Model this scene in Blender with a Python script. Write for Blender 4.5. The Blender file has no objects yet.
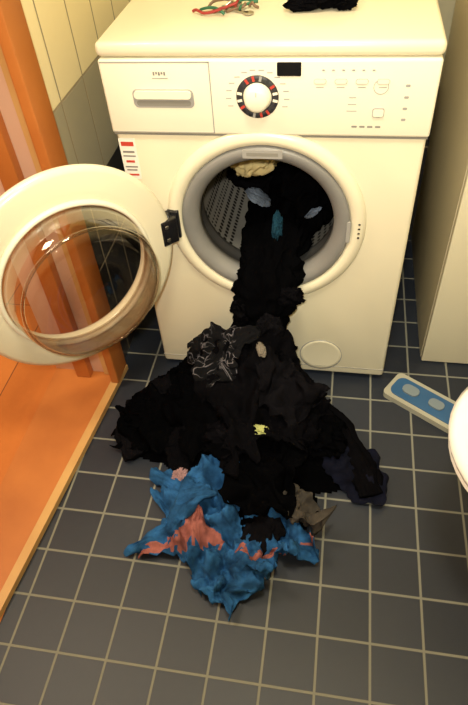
import bpy, bmesh, math, random
import numpy as np
from mathutils import Vector, Matrix, Euler, noise
from mathutils.bvhtree import BVHTree
random.seed(4)
S=bpy.context.scene
C=bpy.context.collection
try:
    S.view_settings.view_transform='Standard'
    S.view_settings.look='None'
except Exception: pass

# ---------------------------------------------------------------- materials
def mat(name,col,rough=.5,metal=0,var=.0,vscale=8,bump=0,bscale=40,spec=.5,col2=None,coat=0,sheen=0,emit=None,es=0):
    m=bpy.data.materials.new(name);m.use_nodes=True
    nt=m.node_tree;b=nt.nodes['Principled BSDF']
    b.inputs['Base Color'].default_value=(*col,1);b.inputs['Roughness'].default_value=rough
    b.inputs['Metallic'].default_value=metal;b.inputs['Specular IOR Level'].default_value=spec
    b.inputs['Coat Weight'].default_value=coat
    b.inputs['Sheen Weight'].default_value=sheen
    if emit: b.inputs['Emission Color'].default_value=(*emit,1);b.inputs['Emission Strength'].default_value=es
    tc=nt.nodes.new('ShaderNodeTexCoord')
    n=nt.nodes.new('ShaderNodeTexNoise');n.inputs['Scale'].default_value=vscale;n.inputs['Detail'].default_value=5
    nt.links.new(tc.outputs['Object'],n.inputs['Vector'])
    r=nt.nodes.new('ShaderNodeValToRGB')
    c2=col2 or tuple(c*(1-var) for c in col)
    r.color_ramp.elements[0].color=(*c2,1);r.color_ramp.elements[1].color=(*col,1)
    r.color_ramp.elements[0].position=.35;r.color_ramp.elements[1].position=.65
    nt.links.new(n.outputs['Fac'],r.inputs['Fac']);nt.links.new(r.outputs['Color'],b.inputs['Base Color'])
    if bump:
        n2=nt.nodes.new('ShaderNodeTexNoise');n2.inputs['Scale'].default_value=bscale;n2.inputs['Detail'].default_value=4
        nt.links.new(tc.outputs['Object'],n2.inputs['Vector'])
        bp=nt.nodes.new('ShaderNodeBump');bp.inputs['Strength'].default_value=bump;bp.inputs['Distance'].default_value=.003
        nt.links.new(n2.outputs['Fac'],bp.inputs['Height']);nt.links.new(bp.outputs['Normal'],b.inputs['Normal'])
    return m

def tile_mat(name,axes,size,offs,gw,col_a,col_b,grout,rough=.3,bands=(),bumpy=.3):
    """grid tiles; axes = two object-space axes, size = (w,h), offs=(a,b)"""
    m=bpy.data.materials.new(name);m.use_nodes=True;nt=m.node_tree;L=nt.links;N=nt.nodes
    b=N['Principled BSDF'];tc=N.new('ShaderNodeTexCoord');sp=N.new('ShaderNodeSeparateXYZ')
    L.new(tc.outputs['Object'],sp.inputs[0])
    def M(op,a,c=None,d=None):
        x=N.new('ShaderNodeMath');x.operation=op
        for i,v in enumerate((a,c,d)):
            if v is None: continue
            if isinstance(v,(int,float)): x.inputs[i].default_value=v
            else: L.new(v,x.inputs[i])
        return x.outputs[0]
    masks=[];cells=[]
    for ax,s,o in zip(axes,size,offs):
        t=M('DIVIDE',M('SUBTRACT',sp.outputs[ax],o),s)
        f=M('FRACT',t);cells.append(M('FLOOR',t))
        d=M('MINIMUM',f,M('SUBTRACT',1.0,f))
        masks.append(M('MULTIPLY',d,s))
    d=M('MINIMUM',masks[0],masks[1])
    mr=N.new('ShaderNodeMapRange');mr.inputs['From Min'].default_value=gw*.5*.75;mr.inputs['From Max'].default_value=gw*.5*1.25
    L.new(d,mr.inputs['Value'])
    cb=N.new('ShaderNodeCombineXYZ');L.new(cells[0],cb.inputs[0]);L.new(cells[1],cb.inputs[1])
    wn=N.new('ShaderNodeTexWhiteNoise');wn.noise_dimensions='3D';L.new(cb.outputs[0],wn.inputs['Vector'])
    n=N.new('ShaderNodeTexNoise');n.inputs['Scale'].default_value=60;n.inputs['Detail'].default_value=6;L.new(tc.outputs['Object'],n.inputs['Vector'])
    fac=M('ADD',M('MULTIPLY',wn.outputs['Value'],.6),M('MULTIPLY',n.outputs['Fac'],.4))
    mx=N.new('ShaderNodeMix');mx.data_type='RGBA';mx.inputs['A'].default_value=(*col_a,1);mx.inputs['B'].default_value=(*col_b,1)
    L.new(fac,mx.inputs['Factor']);tcol=mx.outputs['Result']
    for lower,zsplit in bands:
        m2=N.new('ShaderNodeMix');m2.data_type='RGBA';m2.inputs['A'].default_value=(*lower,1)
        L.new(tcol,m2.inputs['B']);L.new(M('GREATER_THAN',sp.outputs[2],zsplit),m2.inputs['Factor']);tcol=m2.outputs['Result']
    g=N.new('ShaderNodeMix');g.data_type='RGBA';g.inputs['A'].default_value=(*grout,1)
    L.new(mr.outputs['Result'],g.inputs['Factor']);L.new(tcol,g.inputs['B']);L.new(g.outputs['Result'],b.inputs['Base Color'])
    rr=M('SUBTRACT',.85,M('MULTIPLY',mr.outputs['Result'],.85-rough));L.new(rr,b.inputs['Roughness'])
    bp=N.new('ShaderNodeBump');bp.inputs['Strength'].default_value=bumpy;bp.inputs['Distance'].default_value=.002
    L.new(M('ADD',mr.outputs['Result'],M('MULTIPLY',n.outputs['Fac'],.15)),bp.inputs['Height']);L.new(bp.outputs['Normal'],b.inputs['Normal'])
    return m

WHITE=mat('enamel_white',(.82,.76,.57),.28,var=.04,vscale=3,coat=.3)
PANEL=mat('panel_white',(.86,.82,.66),.35,var=.03,vscale=4)
SEAM=mat('seam_grey',(.25,.24,.21),.7,var=.1)
GREYRING=mat('ring_grey',(.24,.235,.225),.4,var=.15,vscale=12)
RUBBER=mat('gasket_rubber',(.035,.034,.034),.6,var=.2,vscale=15)
HGREY=mat('handle_grey',(.36,.35,.33),.4,var=.1)
BLACKP=mat('plastic_black',(.01,.01,.012),.25,var=.2)
DARK=mat('dark_plastic',(.03,.03,.035),.5,var=.2)
RED=mat('print_red',(.55,.05,.03),.6,var=.1)
INK=mat('print_ink',(.22,.21,.2),.7,var=.1)
CERAMIC=mat('ceramic',(.88,.87,.82),.12,var=.02,coat=.5)
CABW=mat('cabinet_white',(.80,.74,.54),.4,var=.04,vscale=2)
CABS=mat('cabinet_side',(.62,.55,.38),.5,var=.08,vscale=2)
METAL=mat('metal',(.55,.54,.5),.3,metal=1,var=.1)
PLASTER=mat('ceiling_paint',(.8,.78,.7),.9,var=.03)

# ---------------------------------------------------------------- helpers
def empty(name,loc=(0,0,0)):
    o=bpy.data.objects.new(name,None);C.objects.link(o);o.location=loc;return o
def obj(name,me,m=None,parent=None,smooth=False):
    o=bpy.data.objects.new(name,me);C.objects.link(o)
    if m: me.materials.append(m)
    if parent: o.parent=parent
    if smooth:
        for p in me.polygons: p.use_smooth=True
    return o
def from_bm(name,bm,m=None,parent=None,smooth=False):
    me=bpy.data.meshes.new(name);bm.normal_update();bm.to_mesh(me);bm.free();return obj(name,me,m,parent,smooth)
def box(name,x0,x1,y0,y1,z0,z1,m,parent=None,bev=0,seg=3):
    bm=bmesh.new();bmesh.ops.create_cube(bm,size=1)
    for v in bm.verts:
        v.co=Vector(((x0+x1)/2+v.co.x*(x1-x0),(y0+y1)/2+v.co.y*(y1-y0),(z0+z1)/2+v.co.z*(z1-z0)))
    if bev: bmesh.ops.bevel(bm,geom=bm.edges[:],offset=bev,segments=seg,affect='EDGES',profile=.5)
    return from_bm(name,bm,m,parent,bool(bev))
def lathe(name,prof,m,parent=None,seg=96,closed=True,loc=(0,0,0),smooth=True):
    vs=[];fs=[];n=len(prof)
    for i in range(seg):
        a=2*math.pi*i/seg
        for r,y in prof: vs.append((r*math.cos(a)+loc[0],y+loc[1],r*math.sin(a)+loc[2]))
    k=n if closed else n-1
    for i in range(seg):
        j=(i+1)%seg
        for t in range(k):
            u=(t+1)%n
            fs.append((i*n+t,i*n+u,j*n+u,j*n+t))
    me=bpy.data.meshes.new(name);me.from_pydata(vs,[],fs);me.update()
    bm=bmesh.new();bm.from_mesh(me);bmesh.ops.remove_doubles(bm,verts=bm.verts,dist=1e-6)
    bmesh.ops.recalc_face_normals(bm,faces=bm.faces);bm.to_mesh(me);bm.free()
    return obj(name,me,m,parent,smooth)
def pill(name,cx,cz,w,h,y0,y1,m,parent,r=None,seg=10):
    r=r if r is not None else min(w,h)/2
    pts=[]
    for sx,sz,a0 in ((1,1,0),(-1,1,90),(-1,-1,180),(1,-1,270)):
        for k in range(seg+1):
            a=math.radians(a0+90*k/seg)
            pts.append((cx+sx*(w/2-r)+r*math.cos(a),cz+sz*(h/2-r)+r*math.sin(a)))
    bm=bmesh.new();A=[bm.verts.new((x,y0,z)) for x,z in pts];B=[bm.verts.new((x,y1,z)) for x,z in pts]
    bm.faces.new(A);bm.faces.new(B[::-1]);n=len(A)
    for i in range(n): bm.faces.new((A[i],B[i],B[(i+1)%n],A[(i+1)%n]))
    bmesh.ops.recalc_face_normals(bm,faces=bm.faces)
    return from_bm(name,bm,m,parent)
def tube(name,pts,r,m,parent=None,cyc=False):
    cu=bpy.data.curves.new(name,'CURVE');cu.dimensions='3D';cu.bevel_depth=r;cu.bevel_resolution=3
    s=cu.splines.new('NURBS');s.points.add(len(pts)-1)
    for p,q in zip(s.points,pts): p.co=(*q,1)
    s.use_endpoint_u=True;s.order_u=4;s.use_cyclic_u=cyc;s.resolution_u=6
    o=bpy.data.objects.new(name+'_c',cu);C.objects.link(o)
    dg=bpy.context.evaluated_depsgraph_get();me=bpy.data.meshes.new_from_object(o.evaluated_get(dg))
    bpy.data.objects.remove(o);me.materials.clear()
    return obj(name,me,m,parent,True)

# ---------------------------------------------------------------- room
FLOOR=tile_mat('slate_tiles',(0,1),(.1,.1),(.068,.03),.0048,(.009,.013,.023),(.019,.024,.037),(.20,.20,.165),rough=.48)
SHADE_BANDS=(((.38,.355,.26),.72),((.030,.029,.030),.50))  # tile colour darkens in steps downward, painting in the shade beside the machine
WALLT_L=tile_mat('cream_wall_tiles_x',(1,2),(.13,.40),(.05,-.08),.005,(.90,.79,.48),(.95,.85,.54),(.32,.27,.18),rough=.3,bands=SHADE_BANDS)
WALLT_B=tile_mat('cream_wall_tiles_y',(0,2),(.13,.40),(.05,-.08),.005,(.90,.79,.48),(.95,.85,.54),(.32,.27,.18),rough=.3,bands=SHADE_BANDS)
WOODO=mat('orange_pine',(.52,.175,.035),.5,col2=(.42,.13,.024),vscale=6)
WOODL=mat('light_pine',(.60,.36,.13),.45,col2=(.50,.27,.09),vscale=6)
PINKW=mat('jamb_paint',(.66,.43,.31),.5,col2=(.58,.34,.23),vscale=3)
FB=tile_mat('orange_floor_boards',(0,1),(.14,1.4),(-.03,.2),.003,(.50,.15,.026),(.62,.21,.045),(.16,.05,.015),rough=.4,bumpy=.2)

box('floor',-.47,1.0,-1.9,.7,-.05,0,FLOOR)
box('floor_hall',-2.0,-.47,-1.9,.9,-.05,0,FB)
def prism(name,poly,z0,z1,m,parent=None):
    bm=bmesh.new();A=[bm.verts.new((x,y,z0)) for x,y in poly];B=[bm.verts.new((x,y,z1)) for x,y in poly]
    bm.faces.new(A[::-1]);bm.faces.new(B);n=len(A)
    for i in range(n): bm.faces.new((A[i],A[(i+1)%n],B[(i+1)%n],B[i]))
    bmesh.ops.recalc_face_normals(bm,faces=bm.faces)
    return from_bm(name,bm,m,parent)
prism('door_sill',[(-.60,-1.3),(-.552,-1.3),(-.422,-.03),(-.60,-.03)],0,.012,WOODO)
prism('trim_threshold',[(-.551,-1.3),(-.532,-1.3),(-.400,-.03),(-.4215,-.03)],0,.017,WOODL)
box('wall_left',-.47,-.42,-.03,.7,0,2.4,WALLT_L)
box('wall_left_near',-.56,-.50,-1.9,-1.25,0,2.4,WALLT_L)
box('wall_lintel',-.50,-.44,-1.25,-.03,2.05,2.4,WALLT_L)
box('trim_casing',-.425,-.402,-.10,-.028,.017,2.1,WOODO,bev=.003)
jm=empty('door_frame')
box('jamb_far',-.60,-.425,-.06,-.035,.013,2.1,PINKW,jm)
box('jamb_stop',-.53,-.49,-.085,-.06,.013,2.1,WOODO,jm,bev=.002)
box('jamb_strip',-.455,-.44,-.068,-.06,.013,2.1,WOODL,jm)
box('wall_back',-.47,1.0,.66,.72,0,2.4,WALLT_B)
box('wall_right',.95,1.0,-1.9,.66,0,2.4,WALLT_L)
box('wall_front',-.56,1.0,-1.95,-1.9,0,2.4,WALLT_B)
box('ceiling',-2.0,1.0,-1.95,.9,2.4,2.45,PLASTER)
box('wall_hall_left',-2.05,-2.0,-1.9,.9,0,2.4,PINKW)
box('wall_hall_back',-2.0,-.47,.9,.95,0,2.4,PINKW)
box('wall_hall_front',-2.0,-.56,-1.95,-1.9,0,2.4,PINKW)

cab=empty('cabinet')
box('carcass',.412,.945,.095,.655,0,.90,CABW,cab,bev=.003)
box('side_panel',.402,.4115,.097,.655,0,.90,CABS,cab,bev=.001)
box('door_panel',.403,.945,.077,.095,.004,.895,CABW,cab,bev=.003)
box('countertop',.401,.945,.07,.655,.90,.925,CABW,cab,bev=.004)

toi=empty('toilet')
def loft(name,rings,m,parent,cap=True):
    n=len(rings[0]);vs=[v for r in rings for v in r];fs=[]
    for k in range(len(rings)-1):
        for i in range(n):
            j=(i+1)%n;fs.append((k*n+i,k*n+j,(k+1)*n+j,(k+1)*n+i))
    if cap: fs.append(tuple(range(n))[::-1]);fs.append(tuple((len(rings)-1)*n+i for i in range(n)))
    me=bpy.data.meshes.new(name);me.from_pydata(vs,[],fs);me.update()
    bm=bmesh.new();bm.from_mesh(me);bmesh.ops.recalc_face_normals(bm,faces=bm.faces);bm.to_mesh(me);bm.free()
    return obj(name,me,m,parent,True)
def tring(cx,cy,rx,ry,z,n=48):
    o=[]
    for i in range(n):
        a=2*math.pi*i/n;o.append((cx-rx*math.cos(a)*(1 if math.cos(a)>0 else .8)-.008,cy+ry*math.sin(a),z))
    return o
TY=-.462
loft('bowl',[tring(.68,TY,.13,.10,0),tring(.67,TY,.13,.10,.08),tring(.65,TY,.16,.12,.2),tring(.61,TY,.21,.17,.32),tring(.585,TY,.22,.19,.375),tring(.585,TY,.20,.17,.385)],CERAMIC,toi)
loft('seat_lid',[tring(.585,TY,.20,.17,.386),tring(.585,TY,.222,.193,.39),tring(.585,TY,.225,.196,.402),tring(.585,TY,.215,.186,.412),tring(.585,TY,.12,.11,.417)],CERAMIC,toi)
box('cistern',.76,.945,TY-.19,TY+.19,.36,.78,CERAMIC,toi,bev=.02)

# ---------------------------------------------------------------- washing machine
wm=empty('washing_machine')
CX,CZ=-.005,.482
body=box('body',-.298,.298,.0,.60,.015,.825,WHITE,wm,bev=.008)
bm=bmesh.new();bmesh.ops.create_cone(bm,cap_ends=True,segments=96,radius1=.168,radius2=.168,depth=.9)
cut=from_bm('cut',bm);cut.rotation_euler=(math.pi/2,0,0);cut.location=(CX,.0,CZ)
bo=body.modifiers.new('b','BOOLEAN');bo.operation='DIFFERENCE';bo.object=cut;bo.solver='EXACT'
dg=bpy.context.evaluated_depsgraph_get();me=bpy.data.meshes.new_from_object(body.evaluated_get(dg))
body.modifiers.clear();body.data=me;bpy.data.objects.remove(cut)
for p in me.polygons: p.use_smooth=abs(max(abs(p.normal.x),abs(p.normal.y),abs(p.normal.z)))<.999
me.set_sharp_from_angle(angle=math.radians(35)) if hasattr(me,'set_sharp_from_angle') else None
box('worktop',-.303,.303,-.006,.60,.826,.852,WHITE,wm,bev=.010,seg=4)
box('control_panel',-.301,.301,-.008,.02,.686,.824,PANEL,wm,bev=.005)
box('panel_seam',-.299,.299,-.0015,.02,.6805,.6875,SEAM,wm)
box('kick_seam',-.297,.297,-.001,.005,.040,.0412,HGREY,wm)
for i,(x,y) in enumerate(((-.25,.05),(.25,.05),(-.25,.55),(.25,.55))):
    box('foot_%d'%(i+1),x-.02,x+.02,y-.02,y+.02,0,.016,BLACKP,wm)
Y=-.008
for i,(a,b,c,d) in enumerate(((-.297,-.095,.8185,.8205),(-.097,-.095,.69,.82),(-.297,-.095,.689,.6905))):
    box('drawer_gap_%d'%(i+1),a,b,Y-.0006,Y+.003,c,d,HGREY,wm)
pill('drawer_handle_recess',-.187,.755,.116,.034,Y-.001,Y+.004,HGREY,wm,r=.009)
pill('drawer_handle_lip',-.187,.763,.108,.014,Y-.006,Y,PANEL,wm,r=.006)
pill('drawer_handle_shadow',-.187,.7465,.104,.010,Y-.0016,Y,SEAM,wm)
for i in range(5):
    box('mark_%d'%i,-.200+i*.005,-.197+i*.005,Y-.0008,Y,.797+(.002 if i%2 else 0),.803,INK,wm)
pill('mark_line',-.188,.792,.030,.0014,Y-.0008,Y,HGREY,wm)
DX,DZ=-.011,.759
lathe('dial_ring',[(.026,Y),(.026,Y-.0015),(.0385,Y-.0015),(.0385,Y)],DARK,wm,64,True,(DX,0,DZ))
for i in range(16):
    a=2*math.pi*(i+.5)/16
    m_=[PANEL,RED,DARK,HGREY,RED,RED,DARK,PANEL][i%8]
    bm=bmesh.new();bmesh.ops.create_cube(bm,size=1)
    bmesh.ops.scale(bm,vec=(.009,.0012,.0045),verts=bm.verts)
    bmesh.ops.rotate(bm,matrix=Matrix.Rotation(-a,3,'Y'),verts=bm.verts,cent=(0,0,0))
    bmesh.ops.translate(bm,vec=(DX+.033*math.cos(a),Y-.0018,DZ+.033*math.sin(a)),verts=bm.verts)
    from_bm('dial_tick_%d'%(i+1),bm,m_,wm)
lathe('dial_knob',[(.00001,Y-.020),(.017,Y-.020),(.0215,Y-.017),(.024,Y-.003),(.0255,Y-.002),(.0255,Y),(.00001,Y)],PANEL,wm,64,False,(DX,0,DZ))
box('dial_pointer',DX-.0007,DX+.0007,Y-.0206,Y-.019,DZ+.008,DZ+.016,HGREY,wm)
for i in range(14):
    a=math.radians(200-i*17);rr=.053
    box('programme_label_%d'%(i+1),DX+rr*math.cos(a)-.005,DX+rr*math.cos(a)+.005,Y-.0005,Y,DZ+rr*math.sin(a)*.9-.0009,DZ+rr*math.sin(a)*.9+.0006,HGREY,wm)
pill('display',.046,.808,.042,.023,Y-.002,Y,BLACKP,wm,r=.002)
for i in range(6): pill('indicator_%d'%(i+1),.105+i*.017,.806,.005,.0025,Y-.001,Y,HGREY,wm)
for i in range(4):
    pill('button_rim_%d'%(i+1),.100+i*.036,.787,.022,.009,Y-.001,Y,HGREY,wm)
    pill('button_%d'%(i+1),.100+i*.036,.787,.020,.007,Y-.002,Y,PANEL,wm);pill('button_text_%d'%(i+1),.100+i*.036,.777,.014,.0014,Y-.0005,Y,HGREY,wm)
pill('start_button',.205,.733,.021,.016,Y-.003,Y,HGREY,wm,r=.004)
pill('start_button_cap',.205,.733,.018,.013,Y-.004,Y,PANEL,wm,r=.003)
lathe('knob_mark',[(.012,Y),(.012,Y-.0008),(.013,Y-.0008),(.013,Y)],HGREY,wm,32,True,(.205,0,.778))
for i in range(4): pill('capacity_text_%d'%(i+1),.165+i*.014,.706,.010,.0035,Y-.0005,Y,SEAM,wm)
for i in range(4): pill('symbol_%d'%(i+1),.250,.720+.020*i,.008,.0045,Y-.0005,Y,HGREY,wm,r=.002)
for i in range(3): pill('option_text_%d'%(i+1),.158,.735+.012*i,.018-.003*i,.0014,Y-.0005,Y,HGREY,wm,r=.0006)
pill('energy_sticker',-.2785,.627,.034,.09,-.0008,.001,mat('paper',(.85,.82,.74),.6,var=.03),wm,r=.002)
for i,(z,h,m_,w) in enumerate(((.66,.009,RED,.026),(.643,.004,INK,.024),(.634,.003,INK,.026),(.622,.005,RED,.018),(.61,.003,INK,.026),(.603,.003,INK,.022),(.592,.004,RED,.026))):
    pill('sticker_print_%d'%i,-.2785,z,w,h,-.0013,0,m_,wm,r=.0005)
L0=(CX,0,CZ)
lathe('porthole_bezel',[(.214,.002),(.213,-.003),(.206,-.010),(.196,-.012),(.186,-.010),(.182,-.003),(.180,.002)],WHITE,wm,128,True,L0)
lathe('porthole_ring',[(.1805,.004),(.1805,-.006),(.175,-.010),(.165,-.009),(.154,-.003),(.148,.006),(.146,.012),(.146,.03),(.1805,.03)],GREYRING,wm,128,True,L0)
lathe('gasket',[(.152,.012),(.147,.013),(.146,.024),(.148,.034),(.155,.045),(.153,.06),(.149,.068),(.151,.08),(.167,.085),(.167,.02)],RUBBER,wm,128,True,L0)
pill('ring_label',CX,CZ+.1665,.078,.017,-.0115,-.006,HGREY,wm,r=.002)
pill('ring_label_text',CX,CZ+.1665,.062,.007,-.0118,-.011,SEAM,wm,r=.001)
drumM=mat('drum_steel',(.5,.48,.45),.4,metal=.3)
nt=drumM.node_tree;b=nt.nodes['Principled BSDF'];tc=nt.nodes.new('ShaderNodeTexCoord');vo=nt.nodes.new('ShaderNodeTexVoronoi')
vo.inputs['Scale'].default_value=75;vo.inputs['Randomness'].default_value=0;nt.links.new(tc.outputs['Object'],vo.inputs['Vector'])
cr=nt.nodes.new('ShaderNodeValToRGB');cr.color_ramp.elements[0].position=.34;cr.color_ramp.elements[0].color=(.003,.003,.003,1)
cr.color_ramp.elements[1].position=.42;cr.color_ramp.elements[1].color=(.26,.25,.23,1)
nt.links.new(vo.outputs['Distance'],cr.inputs['Fac']);nt.links.new(cr.outputs['Color'],b.inputs['Base Color'])
lathe('drum',[(.1665,.082),(.1675,.11),(.1675,.40),(.15,.42),(.06,.43),(.00001,.42)],drumM,wm,96,False,L0)
for k in range(3):
    a=math.radians(25+120*k)
    bm=bmesh.new();bmesh.ops.create_cube(bm,size=1);bmesh.ops.scale(bm,vec=(.035,.25,.03),verts=bm.verts)
    bmesh.ops.bevel(bm,geom=bm.edges[:],offset=.01,segments=3,affect='EDGES')
    bmesh.ops.rotate(bm,matrix=Matrix.Rotation(-a,3,'Y'),verts=bm.verts,cent=(0,0,0))
    bmesh.ops.translate(bm,vec=(CX+.15*math.cos(a),.24,CZ+.15*math.sin(a)),verts=bm.verts)
    from_bm('drum_paddle_%d'%(k+1),bm,DARK,wm,True)
pill('door_latch_slot',.1725,.476,.008,.05,-.0125,-.008,HGREY,wm,r=.003)
for i in range(4): pill('latch_mark_%d'%i,.194,.464+i*.011,.005,.003,-.0130,-.011,BLACKP,wm)
HX,HY,HZ=-.212,-.022,CZ
box('hinge_plate',-.216,-.190,-.018,-.008,CZ-.034,CZ+.034,BLACKP,wm,bev=.002)
box('hinge_arm_upper',-.224,-.194,-.036,-.012,CZ+.010,CZ+.028,BLACKP,wm,bev=.002)
box('hinge_arm_lower',-.224,-.194,-.036,-.012,CZ-.028,CZ-.010,BLACKP,wm,bev=.002)
tube('hinge_pin',[(HX,HY,CZ-.037),(HX,HY,CZ),(HX,HY,CZ+.037)],.005,METAL,wm)
lathe('filter_cover_gap',[(.0525,.002),(.0525,-.0008),(.0545,-.0008),(.0545,.002)],HGREY,wm,64,True,(.132,0,.083))
lathe('filter_cover',[(.00001,-.001),(.045,-.001),(.051,-.002),(.0525,.001)],WHITE,wm,64,False,(.132,0,.083))

# door
GL=bpy.data.materials.new('door_glass');GL.use_nodes=True;nt=GL.node_tree;nt.nodes.clear()
out=nt.nodes.new('ShaderNodeOutputMaterial');mx=nt.nodes.new('ShaderNodeMixShader');tr=nt.nodes.new('ShaderNodeBsdfTransparent');gl=nt.nodes.new('ShaderNodeBsdfGlossy')
lw=nt.nodes.new('ShaderNodeLayerWeight');lw.inputs['Blend'].default_value=.4
cr=nt.nodes.new('ShaderNodeValToRGB');cr.color_ramp.elements[0].color=(.05,.05,.05,1);cr.color_ramp.elements[1].color=(.8,.8,.8,1);cr.color_ramp.elements[0].position=.1
tr.inputs['Color'].default_value=(.84,.81,.77,1);gl.inputs['Roughness'].default_value=.03;gl.inputs['Color'].default_value=(.9,.86,.76,1)
nt.links.new(lw.outputs['Facing'],cr.inputs['Fac']);nt.links.new(cr.outputs['Color'],mx.inputs['Fac'])
nt.links.new(tr.outputs[0],mx.inputs[1]);nt.links.new(gl.outputs[0],mx.inputs[2]);nt.links.new(mx.outputs[0],out.inputs['Surface'])
DR=.227
door=empty('door');door.parent=wm
dc=(DR,0,-.004)
lathe('door_ring',[(.155,-.004),(.162,-.016),(.182,-.022),(.207,-.018),(.223,-.006),(.227,.004),(.225,.012),(.215,.016),(.184,.018),(.165,.020),(.157,.016)],WHITE,door,128,True,dc)
lathe('door_inner_trim',[(.156,.014),(.156,.026),(.160,.028),(.165,.026),(.167,.016)],PANEL,door,128,True,dc)
lathe('door_glass',[(.155,.010),(.154,.035),(.151,.068),(.145,.090),(.134,.101),(.116,.104),(.06,.098),(.00001,.092)],GL,door,96,False,dc)
lathe('glass_rim',[(.142,.086),(.145,.090),(.143,.095),(.139,.093)],GL,door,96,True,dc)
box('door_hook',2*DR-.022,2*DR-.010,.014,.034,-.012,.012,METAL,door,bev=.002)
box('door_hinge_leaf',-.012,.026,.006,.019,-.030,.030,BLACKP,door,bev=.002)
for i in (-1,1): box('hinge_screw_%d'%(i+2),.010,.018,.018,.021,i*.016-.004,i*.016+.004,METAL,door,bev=.001)
door.location=(HX,HY-.006,HZ)
ALPHA=45
door.rotation_euler=(0,0,math.radians(180+ALPHA))

# ---------------------------------------------------------------- laundry
def fabric(name,col,var=.2,rough=.95,bs=900,spec=.12):
    return mat(name,col,rough,var=var,vscale=30,bump=.25,bscale=bs,spec=spec)
BLK=fabric('black_cotton',(.0015,.0015,.0019),spec=.01);BLK2=fabric('black_knit',(.0028,.0026,.0034),spec=.02)
CHAR=fabric('charcoal_jersey',(.0052,.0048,.0062),.4,spec=.03)
BLUE=fabric('blue_cotton',(.027,.118,.30),.6);CORAL=fabric('coral_cotton',(.38,.13,.11),.5)
NAVY=fabric('navy_mesh',(.004,.005,.014),.4);BROWN=fabric('taupe_cotton',(.070,.060,.050),.5)
PINK=fabric('pink_cotton',(.36,.21,.21));LIME=fabric('lime_cotton',(.36,.38,.14));BEIGE=fabric('beige_cotton',(.62,.50,.25));TEAL=fabric('teal_cotton',(.010,.045,.075))
WHT=fabric('bluish_cotton',(.16,.20,.28),.6);PALE=fabric('pale_strap',(.22,.19,.15),.3)
PRT=fabric('printed_lace',(.006,.006,.007));nt=PRT.node_tree;b=nt.nodes['Principled BSDF']
tc=nt.nodes.new('ShaderNodeTexCoord');ns=nt.nodes.new('ShaderNodeTexNoise');ns.inputs['Scale'].default_value=14
vo=nt.nodes.new('ShaderNodeTexVoronoi');vo.feature='DISTANCE_TO_EDGE';vo.inputs['Scale'].default_value=48
mp=nt.nodes.new('ShaderNodeMapping');mp.inputs['Scale'].default_value=(.55,1.3,1);mp.inputs['Rotation'].default_value=(0,0,.5)
ad=nt.nodes.new('ShaderNodeMix');ad.data_type='RGBA';ad.inputs['Factor'].default_value=.12
n3=nt.nodes.new('ShaderNodeTexNoise');n3.inputs['Scale'].default_value=16
nt.links.new(tc.outputs['UV'],n3.inputs['Vector']);nt.links.new(tc.outputs['UV'],mp.inputs['Vector'])
nt.links.new(tc.outputs['UV'],ns.inputs['Vector']);nt.links.new(mp.outputs['Vector'],ad.inputs['A']);nt.links.new(ns.outputs['Color'],ad.inputs['B']);nt.links.new(ad.outputs['Result'],vo.inputs['Vector'])
cr=nt.nodes.new('ShaderNodeValToRGB');cr.color_ramp.elements[0].position=.015;cr.color_ramp.elements[0].color=(.13,.12,.135,1);cr.color_ramp.elements[1].position=.05;cr.color_ramp.elements[1].color=(.004,.004,.005,1)
nt.links.new(vo.outputs['Distance'],cr.inputs['Fac'])
c3=nt.nodes.new('ShaderNodeValToRGB');c3.color_ramp.elements[0].position=.46;c3.color_ramp.elements[1].position=.54
nt.links.new(n3.outputs['Fac'],c3.inputs['Fac'])
ml=nt.nodes.new('ShaderNodeMix');ml.data_type='RGBA';ml.inputs['A'].default_value=(.004,.004,.005,1)
nt.links.new(c3.outputs['Color'],ml.inputs['Factor']);nt.links.new(cr.outputs['Color'],ml.inputs['B']);nt.links.new(ml.outputs['Result'],b.inputs['Base Color'])

lp=empty('laundry_pile')
def fb(p,s,o=0,oct=3): 
    return noise.fractal(Vector(p)*s+Vector((o,o*1.7,o*.3)),.8,2.1,oct)
BL=[(-.12,-.085,.10,.085,.22),(-.01,-.09,.085,.08,.21),(-.09,-.20,.12,.10,.17),(.05,-.22,.11,.10,.14),(-.24,-.21,.08,.075,.10),(.02,-.38,.09,.10,.08),(.15,-.26,.08,.07,.08),(-.11,-.30,.07,.07,.08)]
def mh(x,y):
    h=0
    for cx,cy,rx,ry,H in BL:
        d=((x-cx)/rx)**2+((y-cy)/ry)**2
        h=max(h,H*math.exp(-d*.9)-.012) if d<9 else h
    return h
n=110;xs=np.linspace(-.38,.30,n);ys=np.linspace(-.54,-.014,n)
vs=[];keep={}
for j,y in enumerate(ys):
    for i,x in enumerate(xs):
        h=mh(x,y)
        if h>0:
            w=abs(fb((x,y,0),14,3))*.030+abs(fb((x*1.0,y*.6,0),34,9))*.012
            h2=max(h+(.014-w)*min(1,h/.03),.0015)
            keep[(i,j)]=len(vs);vs.append((x,y,h2))
fs=[]
for (i,j),a in keep.items():
    q=[(i,j),(i+1,j),(i+1,j+1),(i,j+1)]
    if all(k in keep for k in q): fs.append(tuple(keep[k] for k in q))
me=bpy.data.meshes.new('dark_clothes_heap');me.from_pydata(vs,[],fs);me.update()
core=obj('dark_clothes_heap',me,BLK,lp,True)

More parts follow.
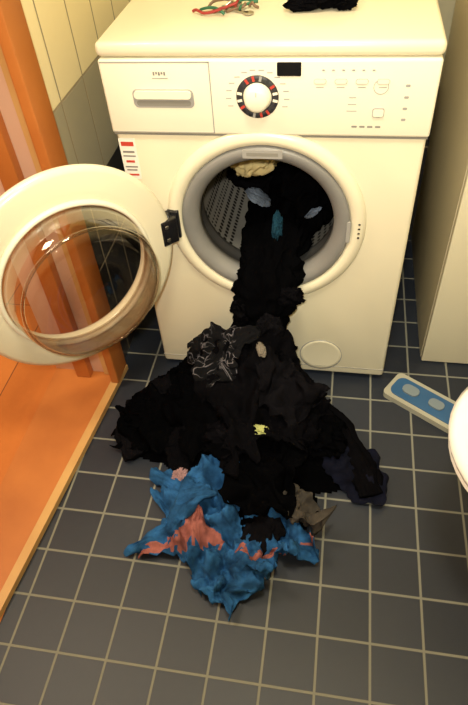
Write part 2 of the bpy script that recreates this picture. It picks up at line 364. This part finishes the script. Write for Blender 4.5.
fl=box('tmp_floor',-1,1,-1.2,.3,-.1,0.001,None);mc=box('tmp_body',-.3,.3,-.012,.3,0,.60,None)
def addcol(o,t=.003):
    m=o.modifiers.new('col','COLLISION');o.collision.thickness_outer=t;o.collision.thickness_inner=.02;o.collision.cloth_friction=80
addcol(fl);addcol(mc)
def drape(name,outline,z,res,mats,frames=32,shrink=-.1,seed=1,amp=.1,fq=13,mat_fn=None,col=True,thick=.0022,crease=.006,damp=4):
    for _ in range(2):
        o2=[]
        for i in range(len(outline)):
            a=outline[i];b_=outline[(i+1)%len(outline)]
            o2+= [(a[0]*.75+b_[0]*.25,a[1]*.75+b_[1]*.25),(a[0]*.25+b_[0]*.75,a[1]*.25+b_[1]*.75)]
        outline=o2
    xs=[p[0] for p in outline];ys=[p[1] for p in outline]
    def inside(x,y):
        c=False;j=len(outline)-1
        for i in range(len(outline)):
            xi,yi=outline[i];xj,yj=outline[j]
            if (yi>y)!=(yj>y) and x<(xj-xi)*(y-yi)/(yj-yi)+xi: c=not c
            j=i
        return c
    nx=int((max(xs)-min(xs))/res)+1;ny=int((max(ys)-min(ys))/res)+1
    V=[];K={};UV=[]
    for j in range(ny):
        for i in range(nx):
            x=min(xs)+i*res;y=min(ys)+j*res
            if inside(x,y):
                K[(i,j)]=len(V)
                wx=x+.03*fb((x,y,3),6,seed);wy=y+.03*fb((x,y,4),6,seed+2)
                zz=z+amp*(abs(fb((wx,wy*.7,seed),fq,seed*3.1,2))-.2)
                V.append((x+.006*fb((x,y,1),15,seed),y+.006*fb((x,y,2),15,seed+5),max(zz,.01)));UV.append((x,y))
    F=[]
    for (i,j),a in K.items():
        q=[(i,j),(i+1,j),(i+1,j+1),(i,j+1)]
        if all(k in K for k in q): F.append(tuple(K[k] for k in q))
        elif sum(k in K for k in q)==3: F.append(tuple(K[k] for k in q if k in K))
    me=bpy.data.meshes.new(name);me.from_pydata(V,[],F);me.update()
    uvl=me.uv_layers.new(name='UVMap')
    for l in me.loops: uvl.data[l.index].uv=UV[l.vertex_index]
    o=bpy.data.objects.new(name,me);C.objects.link(o)
    c=o.modifiers.new('cloth','CLOTH');s=c.settings
    s.quality=5;s.mass=.25;s.tension_stiffness=12;s.compression_stiffness=12;s.shear_stiffness=4;s.bending_stiffness=.12;s.air_damping=damp
    s.shrink_min=shrink
    c.collision_settings.collision_quality=3;c.collision_settings.distance_min=.003
    c.collision_settings.use_self_collision=True;c.collision_settings.self_distance_min=.003
    c.point_cache.frame_start=1;c.point_cache.frame_end=frames
    for f in range(1,frames+1): S.frame_set(f)
    dg=bpy.context.evaluated_depsgraph_get();m2=bpy.data.meshes.new_from_object(o.evaluated_get(dg))
    bpy.data.objects.remove(o)
    m2.name=name;m2.materials.clear()
    for m in mats: m2.materials.append(m)
    o=obj(name,m2,None,lp,True)
    if mat_fn:
        for p in m2.polygons:
            u=[UV[v] for v in p.vertices];p.material_index=mat_fn(sum(a for a,_ in u)/len(u),sum(b for _,b in u)/len(u))
    S.frame_set(1)
    so=o.modifiers.new('thick','SOLIDIFY');so.thickness=thick;so.offset=0
    ss=o.modifiers.new('sub','SUBSURF');ss.levels=1;ss.render_levels=1
    dg=bpy.context.evaluated_depsgraph_get();m3=bpy.data.meshes.new_from_object(o.evaluated_get(dg))
    o.modifiers.clear();o.data=m3
    for p in m3.polygons: p.use_smooth=True
    for v in m3.vertices:
        x,y,zz=v.co
        d=crease*(1-2.6*abs(fb((x+.02*fb((x,y,zz),9,1,2),y*.8,zz),26,seed,2)))+crease*.4*(1-2.6*abs(fb((x,y,zz),60,seed+9,2)))
        v.co.z+=d*min(1,.3+zz/.02)
        if v.co.z<.0012: v.co.z=.0012
    if col: addcol(o)
    return o
def bm_(x,y):
    yy=y+.55-.10*(x+.03)
    k=fb((x,y,0),18,2);k2=fb((x,y,0),45,5)
    if abs(yy-.022+.016*math.sin(x*31+1))<.009+.017*k+.012*k2 and not(-.045<x<-.01): return 1
    return 0
drape('blue_shirt',[(-.155,-.34),(-.175,-.44),(-.20,-.55),(-.15,-.57),(-.10,-.58),(-.06,-.635),(.0,-.665),(.04,-.63),(.06,-.565),(.155,-.535),(.14,-.49),(.10,-.40),(.05,-.34)],.07,.0060,[BLUE,CORAL],shrink=-.14,seed=2,amp=.17,fq=15,mat_fn=bm_,crease=.014)
addcol(core)
drape('taupe_top',[(.07,-.32),(.205,-.33),(.225,-.42),(.21,-.48),(.16,-.52),(.11,-.50),(.07,-.42)],.09,.008,[BROWN],seed=5,crease=.008)
drape('navy_mesh_top',[(.13,-.21),(.28,-.24),(.315,-.29),(.31,-.37),(.25,-.39),(.20,-.36),(.13,-.30)],.09,.009,[NAVY],seed=6,amp=.07)
drape('black_trousers',[(-.34,-.13),(-.22,-.08),(.0,-.06),(.10,-.10),(.15,-.28),(.10,-.42),(.10,-.50),(.0,-.52),(-.04,-.43),(-.10,-.36),(-.16,-.30),(-.24,-.32),(-.36,-.34),(-.37,-.22)],.30,.0105,[BLK],seed=7,amp=.12,crease=.012)
drape('black_sweater',[(-.16,-.05),(.05,-.05),(.16,-.14),(.20,-.26),(.16,-.36),(.10,-.33),(.07,-.44),(-.05,-.45),(-.08,-.30),(-.17,-.25)],.36,.0105,[BLK2],seed=11,amp=.12,crease=.012)
drape('charcoal_tee',[(.0,-.16),(.10,-.14),(.19,-.22),(.20,-.32),(.10,-.34),(.02,-.30),(-.02,-.22)],.38,.010,[CHAR],seed=17,amp=.10,crease=.01)
drape('printed_lace_top',[(-.25,-.02),(-.06,-.02),(.0,-.09),(.0,-.20),(-.07,-.27),(-.19,-.25),(-.27,-.12)],.32,.008,[PRT],seed=13,amp=.04,col=False,crease=.005)
for o in (fl,mc): bpy.data.objects.remove(o)
for o in list(C.objects):
    if o.type=='MESH' and o.modifiers: o.modifiers.clear()

def lump(name,c,r,m,seed=0,sub=5,amp=.35,fr=1.6,rot=(0,0,0)):
    bm=bmesh.new();bmesh.ops.create_icosphere(bm,subdivisions=sub,radius=1)
    R=Euler(rot).to_matrix()
    for v in bm.verts:
        p=v.co.copy();q=Vector((p.x,p.y*1.6,p.z))
        d=1-amp*abs(fb(q,fr,seed,2))*1.6-amp*.5*abs(fb(q,fr*2.7,seed+3,2))
        w=Vector((fb(q,fr,seed+11,2),fb(q,fr,seed+17,2),fb(q,fr,seed+23,2)))*.18
        p=(p*d+w);v.co=R@Vector((p.x*r[0],p.y*r[1],p.z*r[2]))+Vector(c)
    return from_bm(name,bm,m,lp,True)
def clothtube(name,path,m,seed,K=60,NS=90,fold=.34,wob=.24,keepfront=False):
    P=[Vector(a) for a,_,_ in path];rings=[]
    for s in range(K):
        t=s/(K-1)*(len(P)-1);i=min(int(t),len(P)-2);f=t-i;f=f*f*(3-2*f)*.4+f*.6
        c=P[i].lerp(P[i+1],f);wx=path[i][1]*(1-f)+path[i+1][1]*f;wy=path[i][2]*(1-f)+path[i+1][2]*f
        T=(P[i+1]-P[i]).lerp(P[min(i+2,len(P)-1)]-P[min(i+1,len(P)-2)],f).normalized()
        up=Vector((1,0,0)) if keepfront else Vector((0,0,1)).cross(T).normalized()
        X=up;Nn=T.cross(X).normalized();rg=[]
        for k in range(NS):
            a=2*math.pi*k/NS
            g=1.02-fold*abs(fb((math.cos(a)*2.2,math.sin(a)*2.2,s*.09),1.5,seed,2))+.08*math.sin(a*7+s*.15+2*fb((a,s*.05,0),1,1,1))+wob*fb((math.cos(a)*.6,math.sin(a)*.6,s*.14),1.5,seed+4,2)
            q=c+X*math.cos(a)*wx*g+Nn*math.sin(a)*wy*g
            if keepfront and c.y<0 and q.z<.33: q.y=min(q.y,-.014)
            q.z=max(q.z,.002);rg.append(tuple(q))
        rings.append(rg)
    return loft(name,rings,m,lp)
clothtube('hanging_black_shirt',[((.02,.20,.40),.085,.05),((.012,.10,.39),.080,.045),((.005,.03,.372),.076,.042),((.0,-.012,.356),.074,.038),((-.003,-.045,.325),.074,.030),((-.006,-.055,.28),.066,.030),((-.014,-.060,.22),.060,.030),((-.018,-.066,.16),.060,.036),((-.01,-.085,.10),.070,.05)],BLK,4,keepfront=True,NS=110,fold=.45)
lump('hanging_sleeve_right',(.048,-.052,.325),(.042,.024,.028),BLK2,3)
lump('hanging_fold_left',(-.058,-.055,.275),(.028,.024,.05),BLK2,41)
lump('hanging_fold_mid',(.010,-.085,.235),(.040,.024,.06),CHAR,43)
lump('bundle_mid',(.02,-.10,.165),(.060,.06,.055),BLK,45)
lump('bundle_front',(-.03,-.28,.10),(.10,.07,.055),BLK2,46,rot=(0,0,.4))
lump('bundle_right',(.13,-.24,.075),(.09,.07,.05),BLK,47,rot=(0,0,-.5))
lump('bundle_far_left',(-.27,-.21,.065),(.085,.065,.045),BLK,48,rot=(0,0,.5))
clothtube('sleeve_far_left',[((-.23,-.16,.10),.035,.02),((-.265,-.17,.09),.034,.018),((-.31,-.20,.06),.034,.018),((-.335,-.26,.022),.032,.014),((-.29,-.32,.018),.030,.012)],CHAR,51)
clothtube('sleeve_right',[((.02,-.13,.18),.035,.02),((.10,-.17,.13),.036,.02),((.19,-.23,.065),.036,.018),((.25,-.30,.022),.034,.013),((.27,-.36,.016),.030,.010)],BLK2,53)
clothtube('trouser_leg_front',[((-.05,-.27,.13),.045,.022),((-.02,-.32,.11),.046,.022),((.02,-.40,.07),.045,.020),((.04,-.47,.03),.042,.016),((.02,-.525,.018),.036,.012)],CHAR,55)
clothtube('sleeve_front_left',[((-.14,-.25,.10),.034,.018),((-.17,-.27,.08),.034,.018),((-.19,-.30,.05),.032,.016),((-.17,-.35,.022),.028,.012)],BLK2,57)
# laundry still in the drum
lump('drum_black_clothes',(.080,.20,.46),(.095,.13,.13),BLK,5,rot=(0,.3,0))
lump('drum_black_clothes_back',(-.02,.33,.42),(.13,.08,.08),BLK2,6)
lump('drum_beige_clothes',(-.045,.19,.552),(.075,.09,.050),BEIGE,8,rot=(0,-.3,0))
lump('drum_bluish_clothes',(-.035,.12,.472),(.036,.028,.005),WHT,9,rot=(.2,.5,.2))
lump('drum_bluish_sock',(.092,.085,.462),(.024,.024,.005),WHT,12,rot=(0,-.5,0))
lump('drum_teal_clothes',(.015,.060,.43),(.014,.03,.045),TEAL,14)
trees=[BVHTree.FromPolygons([tuple(v.co) for v in o.data.vertices],[tuple(p.vertices) for p in o.data.polygons]) for o in C.objects if o.parent==lp]
def top(x,y):
    z=0
    for t in trees:
        h=t.ray_cast(Vector((x,y,.30)),Vector((0,0,-1)))
        if h[0]: z=max(z,h[0].z)
    return z
lump('pink_sock',(-.172,-.365,top(-.172,-.365)+.006),(.022,.030,.013),PINK,21)
lump('lime_sock',(.015,-.325,top(.015,-.325)+.004),(.022,.015,.009),LIME,22)
lump('pale_strap',(-.000,-.155,top(.0,-.155)+.003),(.011,.026,.009),PALE,24,rot=(0,0,.4))

# ---------------------------------------------------------------- things on the machine
ks=empty('keyring_with_cords')
kc=[mat('cord_red',(.34,.03,.025),.6,var=.3),mat('cord_green',(.03,.16,.08),.6,var=.3),mat('cord_brown',(.2,.12,.07),.6,var=.2)]
def k2(pts,r,m,n): tube(n,[(x,y,.8545+z) for x,y,z in pts],r,m,ks)
rnd=random.Random(3)
for i in range(9):
    x0=-.15+.013*i;y0=.145+rnd.uniform(-.012,.02)
    pts=[(x0,y0,.001)]
    for t in range(4):
        x0+=rnd.uniform(-.008,.022);y0+=rnd.uniform(-.018,.018);y0=min(max(y0,.12),.19);pts.append((x0,y0,rnd.uniform(.001,.012)))
    k2(pts,.0026,kc[i%3],'cord_%d'%(i+1))
k2([(-.09,.155,.004),(-.08,.165,.012),(-.07,.158,.012),(-.075,.148,.006),(-.09,.155,.004)],.002,METAL,'ring')
for i,(x,y,a) in enumerate(((-.115,.14,.3),(-.06,.138,-.5),(-.085,.17,.9))):
    bm=bmesh.new();bmesh.ops.create_cube(bm,size=1);bmesh.ops.scale(bm,vec=(.04,.007,.002),verts=bm.verts)
    g=bmesh.ops.create_cone(bm,cap_ends=True,segments=20,radius1=.010,radius2=.010,depth=.002);bmesh.ops.translate(bm,vec=(.02,0,0),verts=g['verts'])
    bmesh.ops.rotate(bm,matrix=Matrix.Rotation(a,3,'Z'),verts=bm.verts,cent=(0,0,0));bmesh.ops.translate(bm,vec=(x,y,.855),verts=bm.verts)
    from_bm('key_%d'%(i+1),bm,METAL,ks)
def lump_on(name,c,r,seed,parent):
    o=lump(name,c,r,BLK2,seed);o.parent=parent;return o
sk=empty('black_gloves')
lump_on('glove_palm',(.095,.170,.876),(.055,.045,.028),31,sk);lump_on('glove_fingers',(.055,.142,.864),(.038,.018,.012),33,sk);lump_on('glove_cuff',(.13,.15,.864),(.028,.022,.013),35,sk)

# ---------------------------------------------------------------- remote-like device on the floor
rc=empty('remote_control')
RW=mat('device_white',(.40,.39,.31),.4,var=.1);RB=mat('device_blue',(.03,.11,.25),.4,var=.15);RL=mat('device_button',(.20,.25,.28),.4,var=.1)
def flat_pill(name,cx,cy,w,h,z0,z1,m,r):
    o=pill(name,0,0,w,h,0,1,m,rc,r=r)
    for v in o.data.vertices:
        x,y,z=v.co;v.co=(x+cx,z+cy,z0+(z1-z0)*(1-y))
    o.data.flip_normals();return o
flat_pill('shell',0,0,.25,.088,0,.016,RW,.014)
flat_pill('blue_face',-.002,0,.225,.064,.016,.0185,RB,.02)
flat_pill('button_1',-.068,.002,.044,.030,.0185,.023,RL,.014)
flat_pill('button_2',.004,.002,.040,.028,.0185,.023,RL,.013)
flat_pill('button_3',.070,.002,.036,.026,.0185,.023,RL,.012)
rc.location=(.424,-.084,0);rc.rotation_euler=(0,0,math.radians(-33))

# ---------------------------------------------------------------- light
def area(name,loc,size,e,col,rot=(0,0,0)):
    l=bpy.data.lights.new(name,'AREA');l.energy=e;l.size=size;l.color=col;o=bpy.data.objects.new(name,l);C.objects.link(o);o.location=loc;o.rotation_euler=rot;return o
lampE=mat('lamp_diffuser',(1,.95,.8),.5,emit=(1,.88,.62),es=3)
lmp=empty('ceiling_lamp')
bm=bmesh.new();bmesh.ops.create_cone(bm,cap_ends=True,segments=48,radius1=.13,radius2=.15,depth=.06);bmesh.ops.translate(bm,vec=(.15,-.75,2.365),verts=bm.verts)
from_bm('diffuser',bm,lampE,lmp)
area('lamp_light',(.15,-.75,2.32),.28,24,(1,.90,.66))
area('hall_light',(-1.1,-.5,2.3),.5,27,(1,.84,.60))
l=bpy.data.lights.new('camera_flash','SPOT');l.energy=56;l.color=(1,.95,.80);l.spot_size=math.radians(78);l.spot_blend=1;l.shadow_soft_size=.025
fls=bpy.data.objects.new('camera_flash',l);C.objects.link(fls);fls.location=(.12,-1.10,1.33)
fls.rotation_euler=(Vector((0.02,0,.55))-fls.location).to_track_quat('-Z','Y').to_euler()
w=bpy.data.worlds.new('world');S.world=w;w.use_nodes=True;w.node_tree.nodes['Background'].inputs[0].default_value=(1,.9,.7,1);w.node_tree.nodes['Background'].inputs[1].default_value=.15

# ---------------------------------------------------------------- camera
cd=bpy.data.cameras.new('camera');cam=bpy.data.objects.new('camera',cd);C.objects.link(cam)
cd.sensor_fit='VERTICAL';cd.sensor_height=24;cd.lens=588.45/705*24;cd.clip_start=.02
R=(Euler((.7559,0,.2235)).to_matrix()@Euler((0,0,-.0905)).to_matrix()).to_4x4();R.translation=Vector((.1422,-1.0599,1.2193));cam.matrix_world=R
S.camera=cam
